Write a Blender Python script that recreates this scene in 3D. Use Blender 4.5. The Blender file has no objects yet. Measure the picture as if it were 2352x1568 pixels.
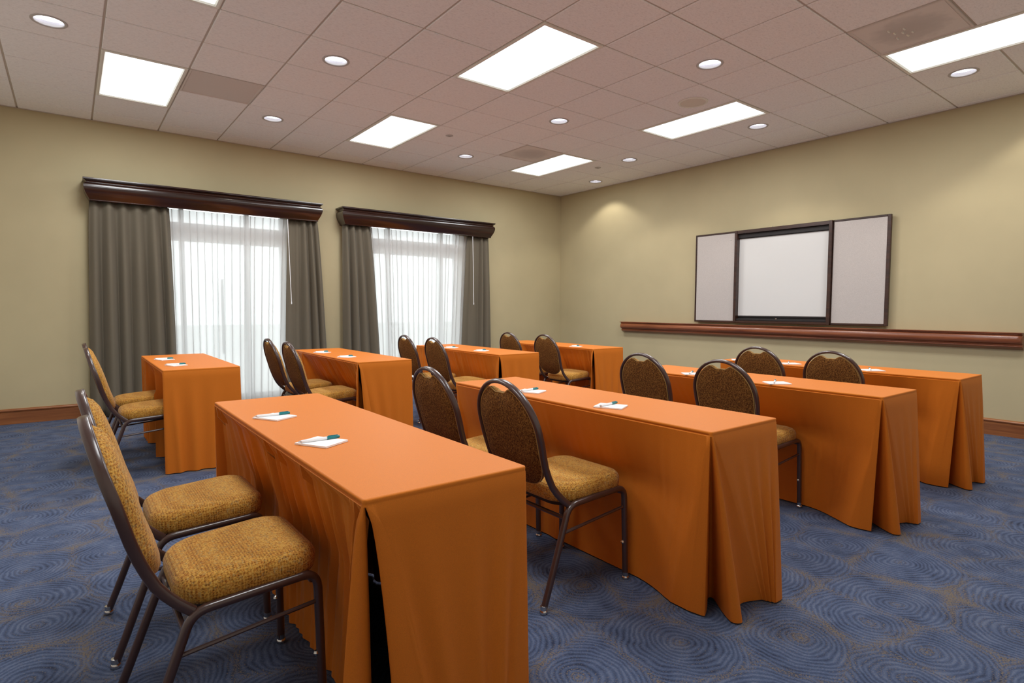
import bpy, math, random
from mathutils import Vector, Matrix

# ------------------------------------------------------------------ scene, camera, world, exposure
S = bpy.context.scene
COL = S.collection
R = math.radians
random.seed(7)

CAM = (-7.0578, -7.7527, 1.21)
YAW, PITCH, ROLL = 0.65597, -0.0586, 0.00372
cam_data = bpy.data.cameras.new('camera')
cam_data.sensor_fit = 'HORIZONTAL'; cam_data.sensor_width = 36.0
cam_data.lens = 1319.61 / 2352 * 36.0
cam_data.clip_start = 0.02
cam = bpy.data.objects.new('camera', cam_data); COL.objects.link(cam)
cy, sy, cp, sp = math.cos(YAW), math.sin(YAW), math.cos(PITCH), math.sin(PITCH)
fwd = Vector((sy*cp, cy*cp, sp)); rt0 = Vector((cy, -sy, 0)); up0 = rt0.cross(fwd)
rt = rt0*math.cos(ROLL) + up0*math.sin(ROLL); up = up0*math.cos(ROLL) - rt0*math.sin(ROLL)
cam.matrix_world = Matrix(((rt.x, up.x, -fwd.x, CAM[0]), (rt.y, up.y, -fwd.y, CAM[1]), (rt.z, up.z, -fwd.z, CAM[2]), (0, 0, 0, 1)))
S.camera = cam

S.view_settings.view_transform = 'Standard'
S.view_settings.look = 'None'
S.view_settings.gamma = 1.0
S.view_settings.use_curve_mapping = False
S.view_settings.exposure = 0.0
S.cycles.use_denoising = True
S.cycles.max_bounces = 10
S.cycles.diffuse_bounces = 5
S.cycles.glossy_bounces = 4
S.cycles.transparent_max_bounces = 12
S.cycles.sample_clamp_indirect = 6.0
S.cycles.caustics_reflective = False
S.cycles.caustics_refractive = False

W = bpy.data.worlds.new('overcast_sky'); S.world = W; W.use_nodes = True
bg = W.node_tree.nodes['Background']
bg.inputs['Color'].default_value = (0.93, 0.97, 1.0, 1); bg.inputs['Strength'].default_value = 3.7

PANEL_EMIT = 2.4           # glow of the troffer lenses
PANEL_W, PANEL_SPREAD = 28.2, 180   # the tubes' light, thrown downwards by the prismatic lens
PANEL_COL = (0.965, 0.985, 1.0)
SPOT_W = 20.0              # recessed cans
SPOT_COL = (1.0, 0.93, 0.82)

# ------------------------------------------------------------------ materials
def mat(name, base=(0.5, 0.5, 0.5), rough=0.6, metal=0.0, spec=0.5, coat=0.0, sheen=0.0):
    m = bpy.data.materials.new(name); m.use_nodes = True
    b = m.node_tree.nodes['Principled BSDF']
    b.inputs['Base Color'].default_value = (*base, 1)
    b.inputs['Roughness'].default_value = rough
    b.inputs['Metallic'].default_value = metal
    b.inputs['Specular IOR Level'].default_value = spec
    b.inputs['Coat Weight'].default_value = coat
    b.inputs['Coat Roughness'].default_value = 0.12
    b.inputs['Sheen Weight'].default_value = sheen
    return m, m.node_tree.nodes, m.node_tree.links, b

def N(nodes, t, **kw):
    n = nodes.new(t)
    for k, v in kw.items():
        if k in n.inputs: n.inputs[k].default_value = v
        else: setattr(n, k, v)
    return n

def coords(nodes, links, scale=(1, 1, 1), rot=(0, 0, 0)):
    tc = nodes.new('ShaderNodeTexCoord'); mp = nodes.new('ShaderNodeMapping')
    mp.inputs['Scale'].default_value = scale; mp.inputs['Rotation'].default_value = rot
    links.new(tc.outputs['Object'], mp.inputs['Vector'])
    return mp.outputs['Vector']

def ramp(nodes, stops, interp='LINEAR'):
    r = nodes.new('ShaderNodeValToRGB'); cr = r.color_ramp; cr.interpolation = interp
    while len(cr.elements) < len(stops): cr.elements.new(0.5)
    for e, (p, c) in zip(cr.elements, stops):
        e.position = p; e.color = (*c, 1)
    return r

def bump(nodes, links, b, h, strength=0.2, dist=0.01):
    bp = N(nodes, 'ShaderNodeBump', Strength=strength, Distance=dist)
    links.new(h, bp.inputs['Height']); links.new(bp.outputs['Normal'], b.inputs['Normal'])

def M_paint(name, c, var=0.05):
    m, n, l, b = mat(name, c, 0.75, spec=0.25)
    v = coords(n, l)
    a = N(n, 'ShaderNodeTexNoise', Scale=1.3, Detail=3.0); l.new(v, a.inputs['Vector'])
    r = ramp(n, [(0.3, tuple(x*(1-var) for x in c)), (0.7, tuple(min(1, x*(1+var)) for x in c))])
    l.new(a.outputs['Fac'], r.inputs['Fac']); l.new(r.outputs['Color'], b.inputs['Base Color'])
    f = N(n, 'ShaderNodeTexNoise', Scale=260.0, Detail=2.0); l.new(v, f.inputs['Vector'])
    bump(n, l, b, f.outputs['Fac'], 0.08, 0.002)
    return m

def M_tile(name, c):
    m, n, l, b = mat(name, c, 0.95, spec=0.1)
    v = coords(n, l, (1, 2.2, 1))
    a = N(n, 'ShaderNodeTexNoise', Scale=38.0, Detail=6.0, Roughness=0.75, Distortion=0.8); l.new(v, a.inputs['Vector'])
    r = ramp(n, [(0.33, tuple(x*0.86 for x in c)), (0.5, c), (0.7, tuple(min(1, x*1.04) for x in c))])
    l.new(a.outputs['Fac'], r.inputs['Fac']); l.new(r.outputs['Color'], b.inputs['Base Color'])
    bump(n, l, b, a.outputs['Fac'], 0.25, 0.004)
    return m

def M_wood(name, dark, light, axis, rough=0.32, coat=0.3, scale=1.0):
    m, n, l, b = mat(name, light, rough, coat=coat)
    s = [26*scale]*3; s[axis] = 1.3*scale
    v = coords(n, l, tuple(s))
    a = N(n, 'ShaderNodeTexNoise', Scale=1.0, Detail=5.0, Roughness=0.6, Distortion=0.6); l.new(v, a.inputs['Vector'])
    r = ramp(n, [(0.32, dark), (0.52, tuple((x+y)/2 for x, y in zip(dark, light))), (0.68, light)])
    l.new(a.outputs['Fac'], r.inputs['Fac']); l.new(r.outputs['Color'], b.inputs['Base Color'])
    bump(n, l, b, a.outputs['Fac'], 0.06, 0.002)
    return m

def M_cloth(name, c, rough=0.75, sheen=0.15, weave=520.0, var=0.04, spec=0.2):
    m, n, l, b = mat(name, c, rough, spec=spec, sheen=sheen)
    b.inputs['Sheen Roughness'].default_value = 0.4
    v = coords(n, l)
    a = N(n, 'ShaderNodeTexNoise', Scale=weave, Detail=2.0); l.new(v, a.inputs['Vector'])
    r = ramp(n, [(0.3, tuple(x*(1-2*var) for x in c)), (0.7, tuple(min(1, x*(1+2*var)) for x in c))])
    l.new(a.outputs['Fac'], r.inputs['Fac']); l.new(r.outputs['Color'], b.inputs['Base Color'])
    bump(n, l, b, a.outputs['Fac'], 0.1, 0.001)
    return m

def M_seat_fabric():
    m, n, l, b = mat('gold_woven_fabric', (0.5, 0.3, 0.07), 0.85, spec=0.15, sheen=0.1)
    v = coords(n, l)
    wv = N(n, 'ShaderNodeTexVoronoi', Scale=125.0, Randomness=0.3); l.new(v, wv.inputs['Vector'])
    r = ramp(n, [(0.12, (0.24, 0.10, 0.018)), (0.30, (0.42, 0.20, 0.028)), (0.50, (0.54, 0.30, 0.052)), (0.75, (0.58, 0.36, 0.085))])
    l.new(wv.outputs['Distance'], r.inputs['Fac'])
    f = N(n, 'ShaderNodeTexNoise', Scale=240.0, Detail=3.0, Roughness=0.7); l.new(v, f.inputs['Vector'])
    fr = ramp(n, [(0.36, (0.10, 0.07, 0.06)), (0.42, (0.30, 0.34, 0.42)), (0.47, (0.75, 0.32, 0.10)), (0.53, (1, 1, 1))])
    l.new(f.outputs['Fac'], fr.inputs['Fac'])
    mx = N(n, 'ShaderNodeMix', data_type='RGBA', blend_type='MULTIPLY'); mx.inputs['Factor'].default_value = 0.6
    l.new(r.outputs['Color'], mx.inputs['A']); l.new(fr.outputs['Color'], mx.inputs['B'])
    vc = coords(n, l, (1, 1, 1), (0.0, 0.0, 0.785))
    v2 = N(n, 'ShaderNodeTexVoronoi', Scale=135.0, Randomness=0.35); l.new(vc, v2.inputs['Vector'])
    cr = ramp(n, [(0.0, (1, 1, 1)), (0.50, (1.0, 0.78, 0.62)), (0.66, (0.62, 0.80, 1.9)), (0.80, (0.62, 0.36, 0.22)), (0.90, (1.12, 1.12, 1.1))], 'CONSTANT')
    sp = n.new('ShaderNodeSeparateColor'); l.new(v2.outputs['Color'], sp.inputs[0]); l.new(sp.outputs[0], cr.inputs['Fac'])
    m3 = N(n, 'ShaderNodeMix', data_type='RGBA', blend_type='MULTIPLY'); m3.inputs['Factor'].default_value = 0.42
    l.new(mx.outputs['Result'], m3.inputs['A']); l.new(cr.outputs['Color'], m3.inputs['B'])
    l.new(m3.outputs['Result'], b.inputs['Base Color'])
    bump(n, l, b, f.outputs['Fac'], 0.3, 0.002)
    return m

def M_back_fabric():
    m, n, l, b = mat('brown_flecked_fabric', (0.16, 0.08, 0.02), 0.85, spec=0.15)
    v = coords(n, l)
    f = N(n, 'ShaderNodeTexNoise', Scale=150.0, Detail=3.0, Roughness=0.6); l.new(v, f.inputs['Vector'])
    fr = ramp(n, [(0.38, (0.055, 0.021, 0.006)), (0.52, (0.155, 0.068, 0.016)), (0.68, (0.27, 0.14, 0.035))])
    l.new(f.outputs['Fac'], fr.inputs['Fac']); l.new(fr.outputs['Color'], b.inputs['Base Color'])
    bump(n, l, b, f.outputs['Fac'], 0.25, 0.002)
    return m

def M_carpet():
    m, n, l, b = mat('blue_ring_carpet', (0.1, 0.13, 0.22), 0.95, spec=0.08, sheen=0.05)
    tc = n.new('ShaderNodeTexCoord'); P = tc.outputs['Object']
    wob = N(n, 'ShaderNodeTexNoise', Scale=5.0, Detail=2.0); l.new(P, wob.inputs['Vector'])
    wm = N(n, 'ShaderNodeVectorMath', operation='MULTIPLY_ADD'); wm.inputs[1].default_value = (0.085, 0.085, 0)
    l.new(wob.outputs['Color'], wm.inputs[0]); l.new(P, wm.inputs[2])
    vo = N(n, 'ShaderNodeTexVoronoi', voronoi_dimensions='2D', Scale=2.75, Randomness=0.62); l.new(wm.outputs[0], vo.inputs['Vector'])
    edge = N(n, 'ShaderNodeTexVoronoi', voronoi_dimensions='2D', feature='DISTANCE_TO_EDGE', Scale=2.75, Randomness=0.62); l.new(wm.outputs[0], edge.inputs['Vector'])
    # rings
    ms = N(n, 'ShaderNodeMath', operation='MULTIPLY'); l.new(vo.outputs['Distance'], ms.inputs[0]); ms.inputs[1].default_value = 108.0
    jn = N(n, 'ShaderNodeTexNoise', Scale=11.0, Detail=2.0); l.new(P, jn.inputs['Vector'])
    ja = N(n, 'ShaderNodeMath', operation='MULTIPLY_ADD'); l.new(jn.outputs['Fac'], ja.inputs[0]); ja.inputs[1].default_value = 7.0; l.new(ms.outputs[0], ja.inputs[2])
    sn = N(n, 'ShaderNodeMath', operation='SINE'); l.new(ja.outputs[0], sn.inputs[0])
    sweep = N(n, 'ShaderNodeTexNoise', Scale=9.0, Detail=3.0, Roughness=0.6); l.new(P, sweep.inputs['Vector'])
    ad = N(n, 'ShaderNodeMath', operation='MULTIPLY_ADD'); l.new(sweep.outputs['Fac'], ad.inputs[0]); ad.inputs[1].default_value = 3.4
    s2 = N(n, 'ShaderNodeMath', operation='MULTIPLY_ADD'); l.new(sn.outputs[0], s2.inputs[0]); s2.inputs[1].default_value = 0.62; s2.inputs[2].default_value = -1.7
    l.new(s2.outputs[0], ad.inputs[2])
    mr = N(n, 'ShaderNodeMapRange'); mr.inputs['From Min'].default_value = -1.2; mr.inputs['From Max'].default_value = 1.2; l.new(ad.outputs[0], mr.inputs['Value'])
    rb = ramp(n, CARPET_BLUE); l.new(mr.outputs[0], rb.inputs['Fac'])
    # tan flecks: between the cells, in the hearts of the rings and in drifts
    fl = N(n, 'ShaderNodeTexNoise', Scale=165.0, Detail=2.0, Roughness=0.7); l.new(P, fl.inputs['Vector'])
    em = N(n, 'ShaderNodeMapRange'); em.inputs['From Min'].default_value = 0.12; em.inputs['From Max'].default_value = 0.0; l.new(edge.outputs['Distance'], em.inputs['Value'])
    hm = N(n, 'ShaderNodeMapRange'); hm.inputs['From Min'].default_value = 0.14; hm.inputs['From Max'].default_value = 0.0; l.new(vo.outputs['Distance'], hm.inputs['Value'])
    dr = N(n, 'ShaderNodeTexNoise', Scale=3.2, Detail=2.0); l.new(P, dr.inputs['Vector'])
    drm = N(n, 'ShaderNodeMapRange'); drm.inputs['From Min'].default_value = 0.48; drm.inputs['From Max'].default_value = 0.80; l.new(dr.outputs['Fac'], drm.inputs['Value'])
    a1 = N(n, 'ShaderNodeMath', operation='MAXIMUM'); l.new(em.outputs[0], a1.inputs[0]); l.new(hm.outputs[0], a1.inputs[1])
    a2 = N(n, 'ShaderNodeMath', operation='MULTIPLY_ADD'); l.new(a1.outputs[0], a2.inputs[0]); a2.inputs[1].default_value = 0.75; l.new(drm.outputs[0], a2.inputs[2])
    rr = N(n, 'ShaderNodeMath', operation='MULTIPLY_ADD'); l.new(sn.outputs[0], rr.inputs[0]); rr.inputs[1].default_value = -0.20; l.new(a2.outputs[0], rr.inputs[2])
    th = N(n, 'ShaderNodeMath', operation='MULTIPLY_ADD'); l.new(rr.outputs[0], th.inputs[0]); th.inputs[1].default_value = 0.20; l.new(fl.outputs['Fac'], th.inputs[2])
    tm = N(n, 'ShaderNodeMapRange'); tm.inputs['From Min'].default_value = 0.64; tm.inputs['From Max'].default_value = 0.74; l.new(th.outputs[0], tm.inputs['Value'])
    mx = N(n, 'ShaderNodeMix', data_type='RGBA'); l.new(tm.outputs[0], mx.inputs['Factor']); l.new(rb.outputs['Color'], mx.inputs['A'])
    mx.inputs['B'].default_value = (*CARPET_TAN, 1)
    gr = N(n, 'ShaderNodeMix', data_type='RGBA', blend_type='MULTIPLY'); gr.inputs['Factor'].default_value = 0.5
    gn = ramp(n, [(0.35, (0.45, 0.45, 0.5)), (0.62, (1, 1, 1))]); l.new(fl.outputs['Fac'], gn.inputs['Fac'])
    l.new(mx.outputs['Result'], gr.inputs['A']); l.new(gn.outputs['Color'], gr.inputs['B'])
    l.new(gr.outputs['Result'], b.inputs['Base Color'])
    bump(n, l, b, fl.outputs['Fac'], 0.35, 0.004)
    return m
CARPET_BLUE = [(0.0, (0.030, 0.042, 0.080)), (0.30, (0.060, 0.084, 0.152)), (0.66, (0.088, 0.120, 0.205)), (1.0, (0.135, 0.165, 0.245))]
CARPET_TAN = (0.165, 0.135, 0.108)

def M_emit(name, c, s):
    m = bpy.data.materials.new(name); m.use_nodes = True; n = m.node_tree.nodes; n.clear()
    e = N(n, 'ShaderNodeEmission', Strength=s); e.inputs['Color'].default_value = (*c, 1)
    o = n.new('ShaderNodeOutputMaterial'); m.node_tree.links.new(e.outputs[0], o.inputs[0])
    return m

def M_sheer():
    m = bpy.data.materials.new('white_sheer_voile'); m.use_nodes = True; n = m.node_tree.nodes; l = m.node_tree.links; n.clear()
    o = n.new('ShaderNodeOutputMaterial')
    d = n.new('ShaderNodeBsdfDiffuse'); d.inputs['Color'].default_value = (0.86, 0.86, 0.85, 1)
    t = n.new('ShaderNodeBsdfTranslucent'); t.inputs['Color'].default_value = (0.88, 0.89, 0.89, 1)
    tr = n.new('ShaderNodeBsdfTransparent'); tr.inputs['Color'].default_value = (0.98, 0.98, 0.98, 1)
    m1 = N(n, 'ShaderNodeMixShader'); m1.inputs[0].default_value = 0.62; l.new(d.outputs[0], m1.inputs[1]); l.new(t.outputs[0], m1.inputs[2])
    # open weave: see-through face on, closing up where the voile turns edge on
    lw = N(n, 'ShaderNodeLayerWeight', Blend=0.35)
    mr = N(n, 'ShaderNodeMapRange'); mr.inputs['To Min'].default_value = 0.15; mr.inputs['To Max'].default_value = 0.01; mr.inputs['From Max'].default_value = 0.8
    l.new(lw.outputs['Facing'], mr.inputs['Value'])
    m2 = N(n, 'ShaderNodeMixShader'); l.new(mr.outputs[0], m2.inputs[0]); l.new(m1.outputs[0], m2.inputs[1]); l.new(tr.outputs[0], m2.inputs[2])
    l.new(m2.outputs[0], o.inputs[0])
    return m

def M_glass():
    m = bpy.data.materials.new('window_glass'); m.use_nodes = True; n = m.node_tree.nodes; l = m.node_tree.links; n.clear()
    o = n.new('ShaderNodeOutputMaterial'); tr = n.new('ShaderNodeBsdfTransparent'); g = n.new('ShaderNodeBsdfGlossy'); g.inputs['Roughness'].default_value = 0.02
    tr.inputs['Color'].default_value = (0.93, 0.95, 0.94, 1)
    f = N(n, 'ShaderNodeFresnel', IOR=1.45); mx = n.new('ShaderNodeMixShader')
    l.new(f.outputs[0], mx.inputs[0]); l.new(tr.outputs[0], mx.inputs[1]); l.new(g.outputs[0], mx.inputs[2]); l.new(mx.outputs[0], o.inputs[0])
    return m

def M_dusty(name, c, cx, cy_, r):
    # metal plate with a soft patch of settled dust around its neck
    m, n, l, b = mat(name, c, 0.7, spec=0.2)
    v = coords(n, l)
    ln = N(n, 'ShaderNodeVectorMath', operation='LENGTH'); l.new(v, ln.inputs[0])
    nz = N(n, 'ShaderNodeTexNoise', Scale=14.0, Detail=4.0); l.new(v, nz.inputs['Vector'])
    ad = N(n, 'ShaderNodeMath', operation='MULTIPLY_ADD'); l.new(nz.outputs['Fac'], ad.inputs[0]); ad.inputs[1].default_value = 0.16; l.new(ln.outputs['Value'], ad.inputs[2])
    rp = ramp(n, [(0.16, tuple(x*0.78 for x in c)), (0.26, tuple(x*0.84 for x in c)), (0.34, c)])
    l.new(ad.outputs[0], rp.inputs['Fac']); l.new(rp.outputs['Color'], b.inputs['Base Color'])
    return m

WALL = M_paint('tan_wall_paint', (0.495, 0.428, 0.262))
WALL_BOUNCE = M_paint('cream_bounce_paint', (0.78, 0.74, 0.66))  # unseen walls, made lighter than the tan ones to bounce extra light
TILE = M_tile('ceiling_tile_fissured', (0.945, 0.945, 0.935))
TEE = mat('ceiling_tee', (0.55, 0.49, 0.42), 0.6)[0]
CARPET = M_carpet()
CLOTH = M_cloth('orange_tablecloth', (0.61, 0.163, 0.015), rough=0.55, sheen=0.03, spec=0.5)
for _n in CLOTH.node_tree.nodes:
    if _n.type == 'BSDF_PRINCIPLED':      # satin polyester: warm gold lustre
        _n.inputs['Specular Tint'].default_value = (1.0, 0.80, 0.34, 1); _n.inputs['Sheen Tint'].default_value = (1.0, 0.78, 0.30, 1)
SEAT = M_seat_fabric()
BACKF = M_back_fabric()
WELT = mat('tan_piping', (0.42, 0.27, 0.09), 0.7)[0]
FRAME = mat('bronze_powder_coat', (0.052, 0.026, 0.022), 0.28, spec=0.6, coat=0.25)[0]
CHROME = mat('chrome_glide', (0.6, 0.6, 0.58), 0.2, metal=1.0)[0]
SHELL = mat('black_seat_board', (0.02, 0.014, 0.012), 0.6)[0]
DRAPE = M_cloth('taupe_drape', (0.146, 0.126, 0.092), rough=0.75, sheen=0.1)
SHEER = M_sheer()
GLASS = M_glass()
WHITEP = mat('white_window_frame', (0.82, 0.83, 0.84), 0.45)[0]
VAL = M_wood('mahogany_cornice', (0.012, 0.0035, 0.002), (0.030, 0.0085, 0.005), 0, 0.24, 0.5)
RAIL = M_wood('red_oak_rail', (0.13, 0.034, 0.013), (0.36, 0.115, 0.045), 1, 0.35, 0.3)
BASE_X = M_wood('oak_baseboard_x', (0.17, 0.052, 0.015), (0.36, 0.135, 0.042), 0, 0.4, 0.15)
BASE_Y = M_wood('oak_baseboard_y', (0.17, 0.052, 0.015), (0.36, 0.135, 0.042), 1, 0.4, 0.15)
CAB = M_wood('dark_walnut', (0.020, 0.008, 0.005), (0.058, 0.021, 0.012), 1, 0.35, 0.2)
CABIN = mat('dark_cabinet_lining', (0.012, 0.009, 0.009), 0.6)[0]
TACK = M_cloth('grey_tack_fabric', (0.52, 0.48, 0.455), 0.9, 0.05, 260.0, 0.06)
WBOARD = mat('whiteboard_enamel', (0.70, 0.70, 0.685), 0.25, spec=0.35)[0]
PAPER = mat('white_paper', (0.94, 0.94, 0.93), 0.7)[0]
PENW = mat('white_pen_plastic', (0.90, 0.91, 0.93), 0.3)[0]
TEAL = mat('teal_pen_cap', (0.010, 0.20, 0.23), 0.3)[0]
METALW = mat('white_enamel', (0.82, 0.82, 0.74), 0.4)[0]
TRIMM = mat('grey_downlight_trim', (0.50, 0.48, 0.47), 0.35)[0]
REFL = mat('reflector_alzak', (0.85, 0.85, 0.92), 0.25, metal=0.6)[0]
VENTP = mat('vent_plate', (0.70, 0.65, 0.60), 0.7, spec=0.2)[0]
PANEL = M_emit('troffer_diffuser_lit', PANEL_COL, PANEL_EMIT)
LAMP = M_emit('can_lamp_lit', (0.93, 0.94, 1.0), 3.0)
CONC = M_paint('pale_patio', (0.62, 0.62, 0.60))
DKRUB = mat('dark_door_gasket', (0.03, 0.04, 0.035), 0.7)[0]

# ------------------------------------------------------------------ mesh helpers
class MB:
    def __init__(s): s.v = []; s.f = []
    def add(s, vs, fs):
        o = len(s.v); s.v += [tuple(v) for v in vs]; s.f += [tuple(i+o for i in f) for f in fs]
    def box(s, x0, x1, y0, y1, z0, z1):
        s.add([(x0, y0, z0), (x1, y0, z0), (x1, y1, z0), (x0, y1, z0), (x0, y0, z1), (x1, y0, z1), (x1, y1, z1), (x0, y1, z1)],
              [(0, 3, 2, 1), (4, 5, 6, 7), (0, 1, 5, 4), (1, 2, 6, 5), (2, 3, 7, 6), (3, 0, 4, 7)])
    def bbox(s, x0, x1, y0, y1, z0, z1, b=0.004):
        # box with chamfered edges
        rings = []
        for (z, i) in ((z0, b), (z0+b, 0), (z1-b, 0), (z1, b)):
            a0, a1, c0, c1 = x0+i, x1-i, y0+i, y1-i
            rings.append([(a0+b, c0, z), (a1-b, c0, z), (a1, c0+b, z), (a1, c1-b, z), (a1-b, c1, z), (a0+b, c1, z), (a0, c1-b, z), (a0, c0+b, z)])
        s.loft(rings, True, True)
    def loft(s, rings, closed=True, caps=False):
        n = len(rings[0]); vs = [p for r in rings for p in r]; fs = []
        for i in range(len(rings)-1):
            for j in range(n if closed else n-1):
                k = (j+1) % n
                fs.append((i*n+j, i*n+k, (i+1)*n+k, (i+1)*n+j))
        if caps:
            fs.append(tuple(range(n))[::-1]); fs.append(tuple((len(rings)-1)*n+j for j in range(n)))
        s.add(vs, fs)
    def disc(s, c, r, z, n=24, flip=False):
        vs = [(c[0]+r*math.cos(2*math.pi*i/n), c[1]+r*math.sin(2*math.pi*i/n), z) for i in range(n)]
        f = tuple(range(n)); s.add(vs, [f[::-1] if flip else f])
    def lathe(s, prof, c=(0, 0), n=24, caps=False):
        s.loft([[(c[0]+r*math.cos(2*math.pi*i/n), c[1]+r*math.sin(2*math.pi*i/n), z) for i in range(n)] for r, z in prof], True, caps)
    def tube(s, path, a, b=None, n=10, closed=False, side=None, caps=True, sq=2.6):
        # sweep of a rounded-rectangle section (half sizes a along 'side', b across) along path
        b = a if b is None else b
        P = [Vector(p) for p in path]; rings = []
        m = len(P)
        for i in range(m):
            if closed: t = P[(i+1) % m]-P[i-1]
            else: t = P[min(i+1, m-1)]-P[max(i-1, 0)]
            t.normalize()
            sd = Vector(side) if side is not None else (Vector((0, 0, 1)) if abs(t.z) < 0.9 else Vector((1, 0, 0)))
            u = sd - t*sd.dot(t); u.normalize(); w = t.cross(u)
            ring = []
            for k in range(n):
                an = 2*math.pi*k/n; c_, s_ = math.cos(an), math.sin(an)
                cx = math.copysign(abs(c_)**(2/sq), c_)*a; sx = math.copysign(abs(s_)**(2/sq), s_)*b
                ring.append(P[i]+u*cx+w*sx)
            rings.append(ring)
        if closed: rings.append(rings[0])
        s.loft(rings, True, caps and not closed)
    def build(s, name, m, parent=None, smooth=True, ang=35):
        me = bpy.data.meshes.new(name); me.from_pydata(s.v, [], s.f); me.update()
        if smooth:
            for p in me.polygons: p.use_smooth = True
            me.set_sharp_from_angle(angle=R(ang))
        me.materials.append(m)
        return obj(name, me, parent)

def obj(name, me, parent=None):
    o = bpy.data.objects.new(name, me); COL.objects.link(o)
    if parent is not None: o.parent = parent
    return o

def tag(o, label=None, cat=None, group=None, kind=None):
    if label: o['label'] = label
    if cat: o['category'] = cat
    if group: o['group'] = group
    if kind: o['kind'] = kind
    return o

def thing(name, label, cat, loc=(0, 0, 0), rz=0.0, group=None):
    o = bpy.data.objects.new(name, None); COL.objects.link(o); o.empty_display_size = 0.1
    o.location = loc; o.rotation_euler = (0, 0, rz)
    return tag(o, label, cat, group)

def struct(name, mb_or_none, m=None, parent=None, smooth=False):
    if mb_or_none is None:
        o = bpy.data.objects.new(name, None); COL.objects.link(o)
    else:
        o = mb_or_none.build(name, m, parent, smooth)
    o['kind'] = 'structure'
    return o

def kids(o): return list(o.children)
def dup(root, loc, rz, label, group=None):
    r = root.copy(); COL.objects.link(r); r.location = loc; r.rotation_euler = (0, 0, rz); r['label'] = label
    if group: r['group'] = group
    for ch in kids(root):
        c = ch.copy(); COL.objects.link(c); c.parent = r
        for g in kids(ch):
            d = g.copy(); COL.objects.link(d); d.parent = c
    return r

def arc(p0, p1, p2, n=6):
    # quadratic bend through corner p1
    out = []
    for i in range(n+1):
        t = i/n
        out.append(tuple((1-t)**2*a+2*t*(1-t)*b+t*t*c for a, b, c in zip(p0, p1, p2)))
    return out

# ------------------------------------------------------------------ room shell
H = 3.2046                 # ceiling height
XL, YB = -8.11, -8.61      # walls beyond the frame
T = 0.6096; OX, OY = 0.7041, 0.3383

mb = MB(); mb.box(XL-0.2, 0.2, YB-0.2, 0.02, -0.15, 0.0)
floor = struct('floor', mb, CARPET)

WIN = [(-6.22, -4.78), (-3.66, -2.12)]
ZW0, ZW1 = 0.04, 2.46
mb = MB()
xs = [XL-0.2, WIN[0][0], WIN[0][1], WIN[1][0], WIN[1][1], 0.2]
for i in range(5):
    if i % 2 == 0: mb.box(xs[i], xs[i+1], 0, 0.2, 0, H+0.1)
    else:
        mb.box(xs[i], xs[i+1], 0, 0.2, ZW1, H+0.1); mb.box(xs[i], xs[i+1], 0, 0.2, 0, ZW0)
struct('wall_left', mb, WALL)
mb = MB(); mb.box(0, 0.2, YB-0.2, 0, 0, H+0.1); struct('wall_right', mb, WALL)
mb = MB(); mb.box(XL-0.2, XL, YB-0.2, 0, 0, H+0.1); struct('wall_side', mb, WALL_BOUNCE)
mb = MB(); mb.box(XL, 0, YB-0.2, YB, 0, H+0.1); struct('wall_rear', mb, WALL_BOUNCE)

# ceiling: slab, tee runners, tegular tiles
mb = MB(); mb.box(XL-0.2, 0.2, YB-0.2, 0.2, H+0.16, H+0.22)
ceiling = struct('ceiling', mb, TEE)
def gx(a): return -OX-(11-a)*T
def gy(b): return -OY-b*T
ZT = H+0.008               # face of the tees, recessed above the tile faces
a_lines = [a for a in range(-3, 13) if XL < gx(a) < 0]
b_lines = [b for b in range(-1, 18) if YB < gy(b) < 0]
for a in a_lines:
    mb = MB(); mb.box(gx(a)-0.007, gx(a)+0.007, YB, 0, ZT, ZT+0.03); mb.build('grid_runner', TEE, ceiling, False)
for b in b_lines:
    mb = MB(); mb.box(XL, 0, gy(b)-0.007, gy(b)+0.007, ZT+0.0005, ZT+0.03); mb.build('grid_runner', TEE, ceiling, False)

def tile_mesh(w, h, hole=0.0):
    mb = MB(); c = 0.004
    if not hole:
        rings = []
        for z, i in ((0.018, 0.0), (c, 0.0), (0.0, c)):
            rings.append([(-w/2+i, -h/2+i, z), (-w/2+i, h/2-i, z), (w/2-i, h/2-i, z), (w/2-i, -h/2+i, z)])
        mb.loft(rings, True, True)
    else:
        n = 32
        def sq(i, inset):
            an = 2*math.pi*i/n+math.pi/4; x, y = math.cos(an), math.sin(an); k = max(abs(x), abs(y))
            return (-x/k*(w/2-inset), y/k*(h/2-inset))
        rings = []
        for z, i in ((0.018, 0.0), (c, 0.0), (0.0, c)): rings.append([(*sq(j, i), z) for j in range(n)])
        for z in (0.0, 0.018): rings.append([(-hole*math.cos(2*math.pi*j/n+math.pi/4), hole*math.sin(2*math.pi*j/n+math.pi/4), z) for j in range(n)])
        rings.append(rings[0]); mb.loft(rings, True)
    me = bpy.data.meshes.new('tile'); me.from_pydata(mb.v, [], mb.f); me.update(); me.materials.append(TILE)
    return me
PANELS = [(a, b) for a in (1, 5, 9) for b in (1, 5, 9)]
CANS = [(0, 3), (3, 4), (7, 7), (10, 9), (3, 1), (7, 4), (10, 6), (7, 1), (10, 3), (11, 1), (11, 10)]
VENTS = [(2, 2), (8, 2), (8, 9)]
SPEAK = (8, 6)
taken = {}
for a, b in PANELS: taken[(a, b)] = 'panel'; taken[(a, b+1)] = 'panel'
for c in VENTS: taken[c] = 'vent'
for c in CANS: taken[c] = 'can'
taken[SPEAK] = 'speaker'
xe = [XL]+[gx(a) for a in a_lines]+[0.0]
ye = [YB]+[gy(b) for b in reversed(b_lines)]+[0.0]
cache = {}
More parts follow.
